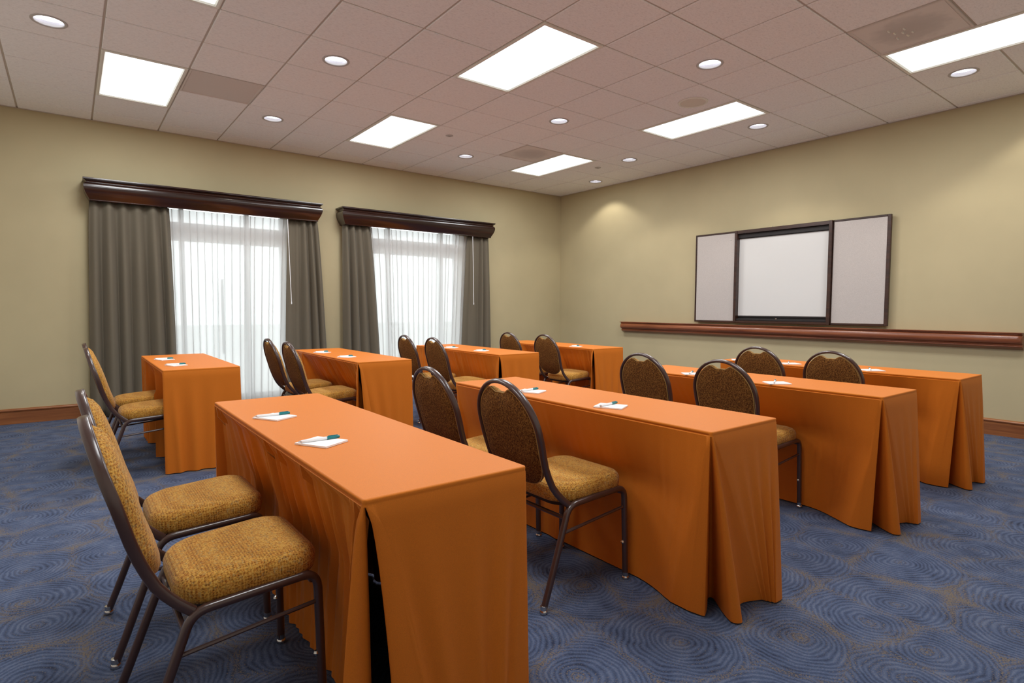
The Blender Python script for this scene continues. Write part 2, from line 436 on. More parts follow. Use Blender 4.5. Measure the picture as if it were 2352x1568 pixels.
for i in range(len(xe)-1):
    a = a_lines[0]-1+i
    for j in range(len(ye)-1):
        b = b_lines[-1]-j
        k = taken.get((a, b))
        if k in ('panel', 'vent'): continue
        gx0 = 0.0 if i == 0 else 0.0075; gx1 = 0.0 if i == len(xe)-2 else 0.0075
        gy0 = 0.0 if j == 0 else 0.0075; gy1 = 0.0 if j == len(ye)-2 else 0.0075
        x0, x1, y0, y1 = xe[i]+gx0, xe[i+1]-gx1, ye[j]+gy0, ye[j+1]-gy1
        hole = 0.092 if k == 'can' and a < 11 else 0.0
        if k == 'can' and a == 11: hole = 0.092
        key = (round(x1-x0, 4), round(y1-y0, 4), hole)
        if key not in cache: cache[key] = tile_mesh(x1-x0, y1-y0, hole)
        o = obj('tile', cache[key], ceiling)
        o.location = ((x0+x1)/2, (y0+y1)/2, H+random.uniform(0, 0.0012))
        if random.random() < 0.5 and hole == 0: o.rotation_euler = (0, 0, math.pi)

# wall angle along the ceiling edge
for nm, bx in (('trim_1', (XL, 0, -0.022, 0.0)), ('trim_2', (-0.022, 0, YB, -0.022)), ('trim_3', (XL, XL+0.022, YB, -0.022)), ('trim_4', (XL+0.022, -0.022, YB, YB+0.022))):
    mb = MB(); mb.box(bx[0], bx[1], bx[2], bx[3], H-0.004, H-0.0005); struct(nm, mb, TEE)

# baseboards with a moulded cap
def baseboard(name, p0, p1, nrm, m, runs=None):
    prof = [(0.0, 0.0), (0.016, 0.0), (0.016, 0.122), (0.012, 0.126), (0.012, 0.129), (0.022, 0.132), (0.024, 0.142), (0.018, 0.150), (0.008, 0.155), (0.0, 0.157)]
    mb = MB()
    rings = [[(p[0]+nrm[0]*d, p[1]+nrm[1]*d, z) for d, z in prof] for p in (p0, p1)]
    mb.loft(rings, True, True); struct(name, mb, m)
baseboard('baseboard_left', (XL, 0), (WIN[0][0]-0.06, 0), (0, -1), BASE_X)
baseboard('baseboard_middle', (WIN[0][1]+0.06, 0), (WIN[1][0]-0.06, 0), (0, -1), BASE_X)
baseboard('baseboard_corner', (WIN[1][1]+0.06, 0), (-0.024, 0), (0, -1), BASE_X)
baseboard('baseboard_right', (0, -0.0), (0, YB), (-1, 0), BASE_Y)
baseboard('baseboard_side', (XL, YB), (XL, -0.024), (1, 0), BASE_Y)
baseboard('baseboard_rear', (-0.024, YB), (XL+0.024, YB), (0, 1), BASE_X)

# windows: white frames, transom bar, mullions, panes
def window(idx, x0, x1, gl, gr):
    w = struct('window_%d' % idx, None)
    f = MB(); t = 0.07
    f.box(x0, x0+t, 0.06, 0.15, ZW0, ZW1); f.box(x1-t, x1, 0.06, 0.15, ZW0, ZW1)
    f.box(x0+t, x1-t, 0.06, 0.15, ZW1-t, ZW1); f.box(x0+t, x1-t, 0.06, 0.15, ZW0, ZW0+t)
    f.build('window_frame', WHITEP, w, False)
    for a, b in ((gl-0.05, gl), (gr, gr+0.05)):
        m = MB(); m.box(a, b, 0.06, 0.15, ZW0+t, ZW1-t); m.build('mullion', WHITEP, w, False)
    zt0, zt1 = 1.99, 2.20
    for a, b in ((x0+t, gl-0.05), (gl, gr), (gr+0.05, x1-t)):
        m = MB(); m.box(a, b, 0.055, 0.16, zt0, zt1); m.build('transom_bar', WHITEP, w, False)
        for z0, z1 in ((ZW0+t, zt0), (zt1, ZW1-t)):
            m = MB(); m.box(a, b, 0.10, 0.106, z0, z1); m.build('pane', GLASS, w, False)
    return w
w1 = window(1, *WIN[0], -5.95, -5.28)
mb = MB(); mb.box(-5.555, -5.54, 0.06, 0.15, 0.62, 1.55); mb.build('door_edge', DKRUB, w1, False)
w2 = window(2, *WIN[1], -3.30, -2.46)
mb = MB(); mb.box(-30, 22, 0.21, 40, -0.25, -0.15); struct('trim_9', mb, CONC).name = 'patio'

# ------------------------------------------------------------------ cornices, drapes, sheers, wands
def cornice(x0, x1, label):
    prof = [(0.000, 2.552), (-0.250, 2.552), (-0.252, 2.547), (-0.251, 2.536), (-0.240, 2.530), (-0.228, 2.520), (-0.223, 2.510), (-0.224, 2.506),
            (-0.231, 2.501), (-0.239, 2.493), (-0.245, 2.482), (-0.248, 2.468), (-0.247, 2.450), (-0.241, 2.425), (-0.230, 2.395), (-0.216, 2.366), (-0.205, 2.346), (-0.199, 2.332), (-0.202, 2.328), (-0.200, 2.322), (-0.180, 2.322),
            (-0.180, 2.345), (-0.18, 2.534), (0.0, 2.534)]
    r = thing('window_cornice', label, 'valance', ((x0+x1)/2, 0, 0))
    w = (x1-x0)/2
    mb = MB(); n = len(prof)
    rings = []
    for sx in (-1, 1):
        rings.append([(sx*(w-(0.0 if y == 0.0 else max(0.0, 0.252+y)*(1 if y < -0.185 else 1.0))), y, z) for y, z in prof])
    mb.loft(rings, True, True)
    mb.build('front_moulding', VAL, r, True, 50)
    for sx in (-1, 1):   # returns to the wall, same moulding turned round the corner
        m = MB(); pr = [(p[0], p[1]) for p in prof[1:21]]
        rg = [[(sx*(w-(0.252+y)), yy if yy is not None else y, z) for y, z in pr] for yy in (None, 0.0)]
        inner = [[(sx*(w-0.075), yy, z) for y, z in pr] for yy in (-0.18, 0.0)]
        m.loft(rg, False); m.loft(inner, False)
        m.loft([[rg[1][i], inner[1][i]] for i in range(len(pr))], False)
        m.build('end_return', VAL, r, True, 50)
    return r
cornice(-6.905, -4.395, 'dark mahogany crown cornice over the left, nearer window')
cornice(-4.135, -1.625, 'dark mahogany crown cornice over the right, farther window')

def curtain(name, m, xt, xb, y, zt, zb, folds, amp, label, cat, seed, top_sharp=True, flat=None, group=None):
    rnd = random.Random(seed)
    nx, nz = max(120, folds*18), 26
    ph = [0.0]
    for i in range(folds): ph.append(ph[-1]+rnd.uniform(0.65, 1.45))
    ph = [p/ph[-1] for p in ph]
    amps = [rnd.uniform(0.65, 1.2) for _ in range(folds)]
    if flat:
        for i in range(folds):
            c = (ph[i]+ph[i+1])/2
            if flat[0] <= c <= flat[1]: amps[i] *= 0.25
    slant = [rnd.uniform(-1, 1) for _ in range(folds)]
    def f(u, t):
        i = 0
        while i < folds-1 and u > ph[i+1]: i += 1
        q = (u-ph[i])/(ph[i+1]-ph[i])
        s = math.sin(math.pi*q)
        s = s**(0.8+1.2*(1-t)) if top_sharp else s
        return amps[i]*s
    xc = (xt[0]+xt[1])/2
    vs, fs = [], []
    for k in range(nz+1):
        t = k/nz; z = zt+(zb-zt)*t
        e = t**0.75
        x0 = xt[0]+(xb[0]-xt[0])*e; x1 = xt[1]+(xb[1]-xt[1])*e
        for i in range(nx+1):
            u = i/nx
            uu = u + 0.020*t*math.sin(9.0*u+seed) * (1-abs(2*u-1))
            if m is SHEER:   # pleats lap over themselves
                i2 = 0
                while i2 < folds-1 and u > ph[i2+1]: i2 += 1
                q2 = (u-ph[i2])/(ph[i2+1]-ph[i2]); u2 = ph[i2]+(ph[i2+1]-ph[i2])*(q2-0.235*math.sin(2*math.pi*q2)) 
            else: u2 = u
            vs.append((x0+(x1-x0)*u2, y-amp*(0.55+0.45*min(1, t*3))*f(min(1, max(0, uu)), t), z))
    for k in range(nz):
        for i in range(nx):
            a = k*(nx+1)+i; fs.append((a, a+1, a+nx+2, a+nx+1))
    mb = MB(); mb.add([(x-xc, yy, z) for x, yy, z in vs], fs)
    o = mb.build(name, m, None, True, 180); o.location = (xc, 0, 0)
    if m is not SHEER:
        so = o.modifiers.new('thickness', 'SOLIDIFY'); so.thickness = 0.003
    tag(o, label, cat, group)
    return o
ZC = 2.33
curtain('drape', DRAPE, (-6.855, -6.12), (-6.91, -6.08), -0.105, ZC, 0.012, 6, 0.085, 'wide taupe drape on the left side of the left window', 'curtain', 3)
curtain('drape', DRAPE, (-4.80, -4.425), (-4.88, -4.30), -0.105, ZC, 0.012, 5, 0.075, 'taupe drape on the right side of the left window', 'curtain', 4, flat=(0.0, 0.36))
curtain('drape', DRAPE, (-4.085, -3.69), (-4.10, -3.53), -0.105, ZC, 0.012, 4, 0.085, 'taupe drape on the left side of the right window', 'curtain', 5)
curtain('drape', DRAPE, (-2.06, -1.665), (-2.21, -1.60), -0.105, ZC, 0.012, 4, 0.070, 'taupe drape on the right side of the right window, nearest the corner', 'curtain', 8, flat=(0.0, 0.45))
curtain('sheer_curtain', SHEER, (-6.16, -4.74), (-6.14, -4.84), -0.045, ZC, 0.014, 18, 0.050, 'white translucent pleated sheer across the left window', 'curtain', 11)
curtain('sheer_curtain', SHEER, (-3.72, -2.02), (-3.62, -2.16), -0.045, ZC, 0.014, 21, 0.050, 'white translucent pleated sheer across the right window', 'curtain', 12)

def wand(x, y, z0, z1, label, slant=0.03):
    r = thing('curtain_wand', label, 'curtain wand', (x, y, z0))
    m = MB(); m.tube([(-slant, 0, z1-z0), (0, 0, 0.02)], 0.0045, n=8, sq=2); m.build('rod', PENW, r)
    m = MB(); m.lathe([(0.001, 0.0), (0.006, 0.002), (0.007, 0.02), (0.0046, 0.034)], n=10, caps=True); m.build('tip', PENW, r)
wand(-4.80, -0.19, 1.245, 2.32, 'white drawing wand hanging in front of left window\'s right drape')
wand(-2.00, -0.19, 1.255, 2.32, 'white drawing wand hanging in front of right window\'s right drape', 0.02)

# ------------------------------------------------------------------ ceiling fittings
TUBE = bpy.data.lights.new('tube_light', 'AREA'); TUBE.shape = 'RECTANGLE'; TUBE.size = T-0.08; TUBE.size_y = 2*T-0.08
TUBE.energy = PANEL_W; TUBE.color = PANEL_COL; TUBE.spread = R(PANEL_SPREAD)
def troffer(a, b, label):
    x0, x1, y1, y0 = gx(a)+0.006, gx(a+1)-0.006, gy(b)-0.006, gy(b+2)+0.006
    cx, cyy = (x0+x1)/2, (y0+y1)/2
    r = thing('ceiling_light', label, 'ceiling light', (cx, cyy, H), 0, 'fluorescent troffers')
    w, h = (x1-x0)/2, (y1-y0)/2
    m = MB()
    def rect(i, z): return [(-w+i, -h+i, z), (-w+i, h-i, z), (w-i, h-i, z), (w-i, -h+i, z)]
    m.loft([rect(0, 0.02), rect(0, -0.003), rect(0.010, -0.005), rect(0.024, -0.004), rect(0.030, 0.007), rect(0.034, 0.014), rect(0.034, 0.02)], True)
    m.build('door_frame', METALW, r, False)
    m = MB(); m.add(rect(0.033, 0.006), [(0, 1, 2, 3)]); m.build('diffuser', PANEL, r, False)
    l = bpy.data.objects.new('tube_light', TUBE); COL.objects.link(l); l.parent = r; l.location = (0, 0, -0.007)
    m = MB(); m.box(-w+0.01, w-0.01, -h+0.01, h-0.01, 0.03, 0.12); m.build('housing', METALW, r, False)
TL = {(1, 1): 'lit rectangular ceiling panel at far left above the left window', (1, 5): 'lit ceiling panel cut by the top edge of the photo, left of centre',
      (5, 1): 'lit ceiling panel between the two windows, near their wall', (5, 5): 'large lit ceiling panel at top centre, over the second table column',
      (9, 1): 'lit ceiling panel nearest the far corner of the room', (9, 5): 'lit ceiling panel in front of the whiteboard, beside round speaker',
      (9, 9): 'lit ceiling panel at far right, beside the dusty air vent',
      (1, 9): 'lit ceiling panel straight above the viewpoint, out of the picture', (5, 9): 'lit ceiling panel above the near aisle, just out of the picture top'}
for a, b in PANELS:
    troffer(a, b, TL.get((a, b)))

can_proto = None
CL = {(0, 3): 'round recessed downlight at top left, left of the left lit panel', (3, 4): 'round recessed downlight between the top left and centre lit panels',
      (7, 7): 'round recessed downlight right of the large centre lit panel', (10, 9): 'rightmost round recessed downlight, beside the right hand lit panel',
      (3, 1): 'round recessed downlight between the two lit panels nearest the window wall', (7, 4): 'round recessed downlight halfway between centre panel and far corner panel',
      (10, 6): 'round recessed downlight just right of the panel before the whiteboard', (7, 1): 'round recessed downlight left of the lit panel nearest the corner',
      (10, 3): 'round recessed downlight right of the lit panel nearest the corner', (11, 1): 'smallest, farthest round recessed downlight, lighting the wall by the corner',
      (11, 10): 'round recessed downlight close to the right wall, beyond the picture edge'}
spot = bpy.data.lights.new('can_beam', 'SPOT'); spot.energy = SPOT_W; spot.color = SPOT_COL; spot.spot_size = R(116); spot.spot_blend = 0.35; spot.shadow_soft_size = 0.04
def can(loc, label):
    r = thing('downlight', label, 'downlight', loc, 0, 'recessed downlights')
    m = MB(); m.lathe([(0.086, 0.012), (0.086, 0.0), (0.089, -0.004), (0.104, -0.005), (0.107, -0.002), (0.107, -0.0003)], n=32); m.build('trim_ring', TRIMM, r)
    m = MB(); m.lathe([(0.087, 0.010), (0.078, 0.05), (0.062, 0.09), (0.058, 0.095)], n=32); m.build('reflector', REFL, r)
    m = MB(); m.disc((0, 0), 0.082, 0.030, 28, True); m.build('lamp', LAMP, r, False)
    l = bpy.data.objects.new('beam', spot); COL.objects.link(l); l.parent = r; l.location = (0, 0, -0.008)
    return r
for c in CANS:
    x = (gx(c[0])+gx(c[0]+1))/2; y = (gy(c[1])+gy(c[1]+1))/2
    if c[0] == 11: x = -0.40
    if can_proto is None: can_proto = can((x, y, H), CL[c])
    else: dup(can_proto, (x, y, H), 0, CL[c])

def vent(a, b, label, dusty):
    x, y = gx(a)+T/2, gy(b)-T/2
    r = thing('air_vent', label, 'air vent', (x, y, H))
    w = T/2-0.007
    m = MB()
    def rc(i, z): return [(-w+i, -w+i, z), (-w+i, w-i, z), (w-i, w-i, z), (w-i, -w+i, z)]
    m.loft([rc(0, 0.018), rc(0, -0.002), rc(0.012, -0.003), rc(0.018, 0.004), rc(0.018, 0.018)], True); m.build('vent_frame', VENTP, r, False)
    m = MB(); m.box(-w+0.018, w-0.018, -w+0.018, w-0.018, 0.002, 0.008)
    m.build('face_plate', M_dusty('vent_plate_dusty', (0.78, 0.74, 0.69), 0, 0, 0.2) if dusty else VENTP, r, False)
    if dusty == 2:
        rn = random.Random(5)
        for k in range(7):   # short slots bent out of the plate round the neck
            an = k*0.45; q = 0.05+0.085*(k % 3)/2
            m = MB(); cx_, cy_ = q*math.cos(an), q*math.sin(an)
            m.box(cx_-0.018, cx_+0.018, cy_-0.005, cy_+0.005, -0.004, 0.002); m.build('slot', METALW, r, False)
vent(2, 2, 'plain flat return air plate in the ceiling beside the left lit panel', 0)
vent(8, 2, 'dark square perforated air vent beside the corner lit panel', 1)
vent(8, 9, 'square air vent with a dusty round centre at top right', 2)

r = thing('ceiling_speaker', 'round flush beige ceiling speaker beside the lit panel before the whiteboard', 'speaker', (gx(8)+0.55*T, gy(6)-0.5*T, H))
m = MB(); m.lathe([(0.118, 0.0), (0.120, -0.008), (0.134, -0.009), (0.140, -0.004), (0.141, -0.0003)], n=36); m.build('speaker_ring', METALW, r)
m = MB(); m.lathe([(0.119, -0.003), (0.08, -0.006), (0.03, -0.0075), (0.001, -0.008)], n=36); m.build('grille', mat('beige_grille', (0.76, 0.72, 0.62), 0.7)[0], r)

def sprinkler(x, y, label):
    r = thing('sprinkler_head', label, 'sprinkler', (x, y, H), 0, 'ceiling sprinklers')
    m = MB(); m.lathe([(0.044, -0.0003), (0.043, -0.004), (0.030, -0.007), (0.020, -0.008), (0.001, -0.008)], n=18); m.build('cover_plate', TRIMM, r)
    m = MB(); m.lathe([(0.001, -0.0145), (0.015, -0.0140), (0.016, -0.012), (0.008, -0.0082), (0.001, -0.008)], n=14); m.build('deflector', TRIMM, r)
sprinkler(-3.49, -1.91, 'small fire sprinkler on the ceiling right of the middle lit panel')
sprinkler(-1.03, -1.91, 'small fire sprinkler on the ceiling right of the corner lit panel')

# ------------------------------------------------------------------ whiteboard cabinet and rail on the right wall
Y0, Y1, Z0, Z1 = -2.885, -5.305, 1.025, 2.228
cab = thing('whiteboard_cabinet', 'dark wood wall cabinet opened to a whiteboard between two grey tack panels', 'whiteboard', (0, (Y0+Y1)/2, Z0))
oy = (Y0+Y1)/2
def cbx(name, m, xa, xb, ya, yb, za, zb, par=None, bev=0.003):
    q = MB(); q.bbox(min(xa, xb), max(xa, xb), min(ya, yb)-oy, max(ya, yb)-oy, za-Z0, zb-Z0, bev); return q.build(name, m, par or cab, False)
cbx('back_panel', CABIN, 0.0, -0.02, -3.50, -4.70, Z0+0.01, Z1-0.01)
cbx('top_rail', CAB, 0.0, -0.085, -3.50, -4.70, Z1-0.045, Z1)
cbx('bottom_rail', CAB, 0.0, -0.085, -3.50, -4.70, Z0, Z0+0.028)
cbx('screen_case', CABIN, -0.02, -0.055, -3.525, -4.675, Z1-0.10, Z1-0.046)
cbx('marker_tray', CABIN, -0.02, -0.072, -3.525, -4.675, Z0+0.030, Z0+0.055)
cbx('side_stile', CAB, 0.0, -0.092, -3.495, -3.53, Z0, Z1)
cbx('side_stile', CAB, 0.0, -0.092, -4.678, -4.715, Z0, Z1)
wb = cbx('whiteboard', WBOARD, -0.02, -0.030, -3.53, -4.677, Z0+0.092, Z1-0.105)
cbx('lower_stop', CABIN, -0.02, -0.034, -3.53, -4.677, Z0+0.075, Z0+0.092)
def door(ya, yb, wl, wr):
    d = cbx('door_frame', CAB, -0.030, -0.055, ya, yb, Z0, Z1)
    # frame bars standing proud of the tack panel
    lo, hi = max(ya, yb), min(ya, yb)
    cbx('frame_bar', CAB, -0.055, -0.066, lo, lo-wl, Z0, Z1, None)
    cbx('frame_bar', CAB, -0.055, -0.066, hi, hi+wr, Z0, Z1, None)
    cbx('frame_bar', CAB, -0.055, -0.066, lo-wl, hi+wr, Z1-0.022, Z1, None)
    cbx('frame_bar', CAB, -0.055, -0.066, lo-wl, hi+wr, Z0, Z0+0.022, None)
    cbx('tack_panel', TACK, -0.055, -0.060, lo-wl, hi+wr, Z0+0.022, Z1-0.022, None, 0.002)
door(Y0, -3.493, 0.022, 0.006)
door(-4.717, Y1, 0.006, 0.035)
for y in (-4.00, -4.13):
    q = MB(); q.lathe([(0.001, 0.012), (0.005, 0.011), (0.006, 0.0)], n=8); o = q.build('catch', CHROME, cab); o.location = (-0.075, y-oy, Z1-Z0-0.002)
q = MB(); q.bbox(-0.078, -0.070, -4.085-oy, -4.065-oy, 0.052, 0.066, 0.002); q.build('tray_clip', CHROME, cab, False)
q = MB(); q.lathe([(0.001, 0.006), (0.006, 0.005), (0.007, 0.0)], n=10); o = q.build('push_pin', TRIMM, cab); o.rotation_euler = (0, -math.pi/2, 0); o.location = (-0.060, -3.42-oy, 2.115-Z0)

def rail_shelf():
    ya, yb = -1.53, -6.425
    r = thing('display_rail', 'long red oak moulded display rail on the wall under the whiteboard', 'rail', (0, (ya+yb)/2, 0))
    prof = [(0.0, 0.986), (-0.094, 0.986), (-0.098, 0.980), (-0.094, 0.974)]
    for k in range(9):
        an = math.pi*(k/8); prof.append((-0.078-0.030*math.sin(an), 0.932+0.040*math.cos(an)))
    prof += [(-0.066, 0.884), (-0.066, 0.878)]
    for k in range(7):
        an = math.pi*(k/6); prof.append((-0.060-0.015*math.sin(an), 0.866+0.012*math.cos(an)))
    prof += [(-0.045, 0.848), (-0.030, 0.838), (0.0, 0.832)]
    w = (ya-yb)/2
    m = MB(); rings = []
    for sy_ in (-1, 1):
        for d, sc in ((0.0, 0.80), (0.012, 0.94), (0.035, 1.0)) if sy_ < 0 else ((0.035, 1.0), (0.012, 0.94), (0.0, 0.80)):
            rings.append([(x*sc, sy_*(w-d+ (0.0)), z) for x, z in prof])
    m.loft(rings, True, True); m.build('rail_moulding', RAIL, r, True, 40)
    m = MB(); m.bbox(-0.104, 0.0, -w-0.004, w+0.004, 0.987, 0.996, 0.003); m.build('cap_strip', RAIL, r, False)
rail_shelf()

# ------------------------------------------------------------------ chair
def back_x(z):
    pts = [(0.40, -0.150), (0.43, -0.188), (0.49, -0.238), (0.59, -0.279), (0.71, -0.311), (0.80, -0.338), (0.92, -0.369)]
    for (a, xa), (b, xb) in zip(pts, pts[1:]):
        if z <= b: return xa+(xb-xa)*(z-a)/(b-a)
    return pts[-1][1]
def bx_s(z): return (back_x(z-0.02)+back_x(z)+back_x(z+0.02))/3

def smooth01(t): t = max(0.0, min(1.0, t)); return t*t*(3-2*t)
def make_chair(label):
    r = thing('banquet_chair', label, 'chair', (0, 0, 0), 0, 'banquet chairs at the tables')
    # seat cushion
    def outline(inset):
        pts = []; x0, x1, wf, wr = -0.185+inset, 0.191-inset, 0.205-inset, 0.192-inset
        for (cx, cyy, rad, a0) in ((x1, wf, 0.085, 0), (x0, wr, 0.105, 1), (x0, -wr, 0.105, 2), (x1, -wf, 0.085, 3)):
            rad = max(0.02, rad-inset*0.6)
            sx, sy_ = (1, 1) if a0 == 0 else (-1, 1) if a0 == 1 else (-1, -1) if a0 == 2 else (1, -1)
            for k in range(9):
                an = math.pi/2*(k/8)+a0*math.pi/2
                pts.append((cx-sx*rad+rad*math.cos(an), cyy-sy_*rad+rad*math.sin(an)))
        return pts
    m = MB(); rings = []
    for z, i in ((0.408, 0.012), (0.413, 0.002), (0.428, -0.001), (0.452, -0.002), (0.466, 0.003), (0.476, 0.012), (0.482, 0.025), (0.486, 0.045), (0.489, 0.085), (0.490, 0.150)):
        rings.append([(x, y, z+0.05*x) for x, y in outline(i)])
    m.loft(rings, True, True); m.build('seat', SEAT, r, True, 60)
    m = MB(); m.loft([[(x, y, z+0.05*x) for x, y in outline(i)] for z, i in ((0.386, 0.035), (0.390, 0.022), (0.407, 0.018))], True, True)
    m.build('seat_board', SHELL, r, False)
    # back pad
    def pad(k, full=True):
        pts = []; rad = 0.181; zc = 0.715
        def notch(y, z):       # hand hole: a wide shallow dip under the top of the frame
            return z-0.030*smooth01(1-(abs(y)-0.022)/0.050)
        for i in range(65):
            an = math.pi*i/64; y = rad*math.cos(an); z = zc+rad*math.sin(an); pts.append((y, notch(y, z)))
        for i in range(1, 5): pts.append((-rad+0.004*i/4, zc-0.10*i/4))
        a, b = 0.177, 0.145
        for i in range(1, 24):
            an = math.pi+math.pi*i/24; c_, s_ = math.cos(an), math.sin(an)
            pts.append((math.copysign(abs(c_)**(2/2.4), c_)*a, 0.615+math.copysign(abs(s_)**(2/2.4), s_)*b))
        for i in range(4, 0, -1): pts.append((rad-0.004*i/4, zc-0.10*i/4))
        cz_ = 0.66
        return [(y*k, cz_+(z-cz_)*k) for y, z in pts]
    m = MB(); rings = []
    for k, d in ((0.30, 0.046), (0.60, 0.044), (0.80, 0.038), (0.92, 0.027), (0.985, 0.012), (1.0, 0.0)):
        rings.append([(bx_s(z)+d, y, z+d*0.3) for y, z in pad(k)])
    m.loft(rings, True); m.add(rings[0], [tuple(range(len(rings[0])))])
    bk = m.build('backrest', SEAT, r, True, 70)
    m = MB(); rings = []
    for k, d in ((1.0, 0.0), (0.985, -0.008), (0.94, -0.013), (0.6, -0.016), (0.3, -0.017)):
        rings.append([(bx_s(z)+d, y, z+d*0.3) for y, z in pad(k)])
    m.loft(rings, True); m.add(rings[-1], [tuple(range(len(rings[-1])))[::-1]])
    o = m.build('back_cover', BACKF, bk, True, 70); o['label'] = 'dark brown flecked rear cover'
    m = MB(); m.tube([(bx_s(z)-0.007, y, z) for y, z in pad(0.992)], 0.0030, n=6, closed=True, sq=2); m.build('piping', WELT, bk)
    # back frame: one bent tube up, over and down
    path = []; rad, zc = 0.196, 0.715
    side = [0.402, 0.418, 0.436, 0.46, 0.49, 0.53, 0.57, 0.62, 0.665]
    def hw(z): return rad if z > 0.66 else rad-0.010*math.sin(math.pi*(z-0.40)/0.26)
    for z in side: path.append((bx_s(z), hw(z), z))
    for i in range(25):
        an = math.pi*i/24; y = rad*math.cos(an); z = zc+rad*math.sin(an); path.append((bx_s(z), y, z))
    for z in reversed(side): path.append((bx_s(z), -hw(z), z))
    m = MB(); m.tube(path, 0.0145, 0.0085, n=12, side=(1, 0, 0.25), sq=3.0); m.build('back_frame', FRAME, r, True, 50)
    # legs, rails, stretchers
    for s in (1, -1):
        rear = [(-0.302, s*0.214, 0.012), (-0.270, s*0.212, 0.095), (-0.200, s*0.206, 0.285), (-0.178, s*0.204, 0.345)] + arc((-0.172, s*0.203, 0.362), (-0.156, s*0.202, 0.404), (-0.110, s*0.201, 0.404), 6)
        m = MB(); m.tube(rear, 0.0125, 0.0125, n=10, side=(0, 1, 0)); lg = m.build('leg', FRAME, r, True, 50)
        g = MB(); g.lathe([(0.001, 0.0), (0.015, 0.0), (0.017, 0.004), (0.0165, 0.012), (0.0135, 0.016), (0.0135, 0.032), (0.001, 0.033)], (-0.301, s*0.214), n=14); g.build('foot_glide', CHROME, lg)
        m = MB(); m.tube([(-0.112, s*0.201, 0.404), (0.0, s*0.202, 0.411), (0.132, s*0.203, 0.418)], 0.0125, 0.0125, n=10, side=(0, 1, 0)); m.build('seat_rail', FRAME, r, True, 50)
        fr = arc((0.130, s*0.203, 0.418), (0.174, s*0.203, 0.420), (0.177, s*0.204, 0.372), 6) + [(0.180, s*0.206, 0.25), (0.183, s*0.209, 0.10), (0.184, s*0.211, 0.012)]
        m = MB(); m.tube(fr, 0.0125, 0.0125, n=10, side=(0, 1, 0)); lg = m.build('leg', FRAME, r, True, 50)
        g = MB(); g.lathe([(0.001, 0.0), (0.015, 0.0), (0.017, 0.004), (0.0165, 0.012), (0.0135, 0.016), (0.0135, 0.032), (0.001, 0.033)], (0.184, s*0.211), n=14); g.build('foot_glide', CHROME, lg)
        g = MB(); g.lathe([(0.001, -0.009), (0.006, -0.007), (0.009, 0.0), (0.006, 0.007), (0.001, 0.009)], n=10); o = g.build('bumper', CHROME, lg); o.location = (0.168, s*0.207, 0.172)
        m = MB(); m.tube([(-0.198, s*0.206, 0.296), (0.178, s*0.205, 0.332)], 0.0065, n=8, sq=2); m.build('stretcher', FRAME, r)
    m = MB(); m.tube([(-0.174, 0.204, 0.352), (-0.174, -0.204, 0.352)], 0.0085, n=8); m.build('cross_bar', FRAME, r)
    m = MB(); m.tube([(0.160, 0.203, 0.398), (0.160, -0.203, 0.398)], 0.0085, n=8); m.build('cross_bar', FRAME, r)
    return r

# ------------------------------------------------------------------ tables and cloths
HT = 0.757
TAB = {  # x0 (chair side), x1, y0 (near end), y1, description, corner style
    'F1': (-6.525, -6.030, -6.490, -4.735, 'the nearest table, foreground left of centre', 'slit'),
    'F2': (-5.205, -4.738, -6.550, -4.780, 'the second table in the right hand column', 'roll'),
    'F3': (-3.740, -3.262, -6.590, -4.860, 'the third table in the right hand column', 'roll'),
    'F4': (-2.475, -2.010, -6.590, -4.840, 'the right column table nearest the whiteboard', 'roll'),
    'B1': (-6.548, -6.035, -3.020, -1.500, 'the leftmost table, before the left window', 'plain'),
    'B2': (-5.185, -4.690, -3.240, -1.520, 'the table between the two windows', 'vee'),
    'B3': (-3.775, -3.270, -3.290, -1.600, 'the table before the right window', 'vee'),
    'B4': (-2.460, -1.965, -3.260, -1.500, 'the table in the far corner', 'vee'),
}
CH = {  # chair x, ys
    'F1': (-6.672, [-5.255, -5.865]), 'F2': (-5.306, [-5.265, -5.865]), 'F3': (-3.750, [-5.300, -5.885]), 'F4': (-2.505, [-5.400, -5.945]),
    'B1': (-6.610, [-2.130, -2.720]), 'B2': (-5.250, [-2.160, -2.760]), 'B3': (-3.895, [-2.250, -2.840]), 'B4': (-2.540, [-2.270, -2.930]),
}
PLEAT = {
    'roll': [(0.066, 0.13), (0.074, 0.09), (0.079, 0.072), (0.090, 0.069), (0.15, 0.100), (0.215, 0.140), (0.230, 0.125), (0.175, 0.055), (0.138, 0.002), (0.128, -0.022), (0.138, -0.042), (0.162, -0.046), (0.185, -0.020), (0.235, 0.020), (0.30, 0.032), (0.38, 0.0)],
    'slit': [(0.012, 0.20), (-0.015, 0.13), (-0.050, 0.075), (-0.062, 0.050), (-0.050, 0.030), (-0.020, 0.022), (0.030, 0.050), (0.060, 0.095), None, (0.130, 0.060), (0.092, 0.010), (0.096, -0.006), (0.13, -0.012), (0.20, -0.010)],
    'vee': [(0.02, 0.16), (-0.018, 0.08), (-0.026, 0.045), (-0.012, 0.034), (0.025, 0.060), (0.050, 0.10), None, (0.11, 0.060), (0.066, 0.004), (0.070, -0.014), (0.095, -0.022), (0.15, -0.012)],
    'plain': [(0.0, 0.06), (0.0, 0.02), (0.006, 0.006), (0.02, 0.0), (0.06, 0.0)],
}
def catmull(P, n):
    out = []
    for i in range(len(P)-1):
        p0, p1, p2, p3 = P[max(i-1, 0)], P[i], P[i+1], P[min(i+2, len(P)-1)]
        for k in range(n):
            t = k/n
            out.append(tuple(0.5*((2*b)+(-a+c)*t+(2*a-5*b+4*c-d)*t*t+(-a+3*b-3*c+d)*t**3) for a, b, c, d in zip(p0, p1, p2, p3)))
    out.append(P[-1]); return out

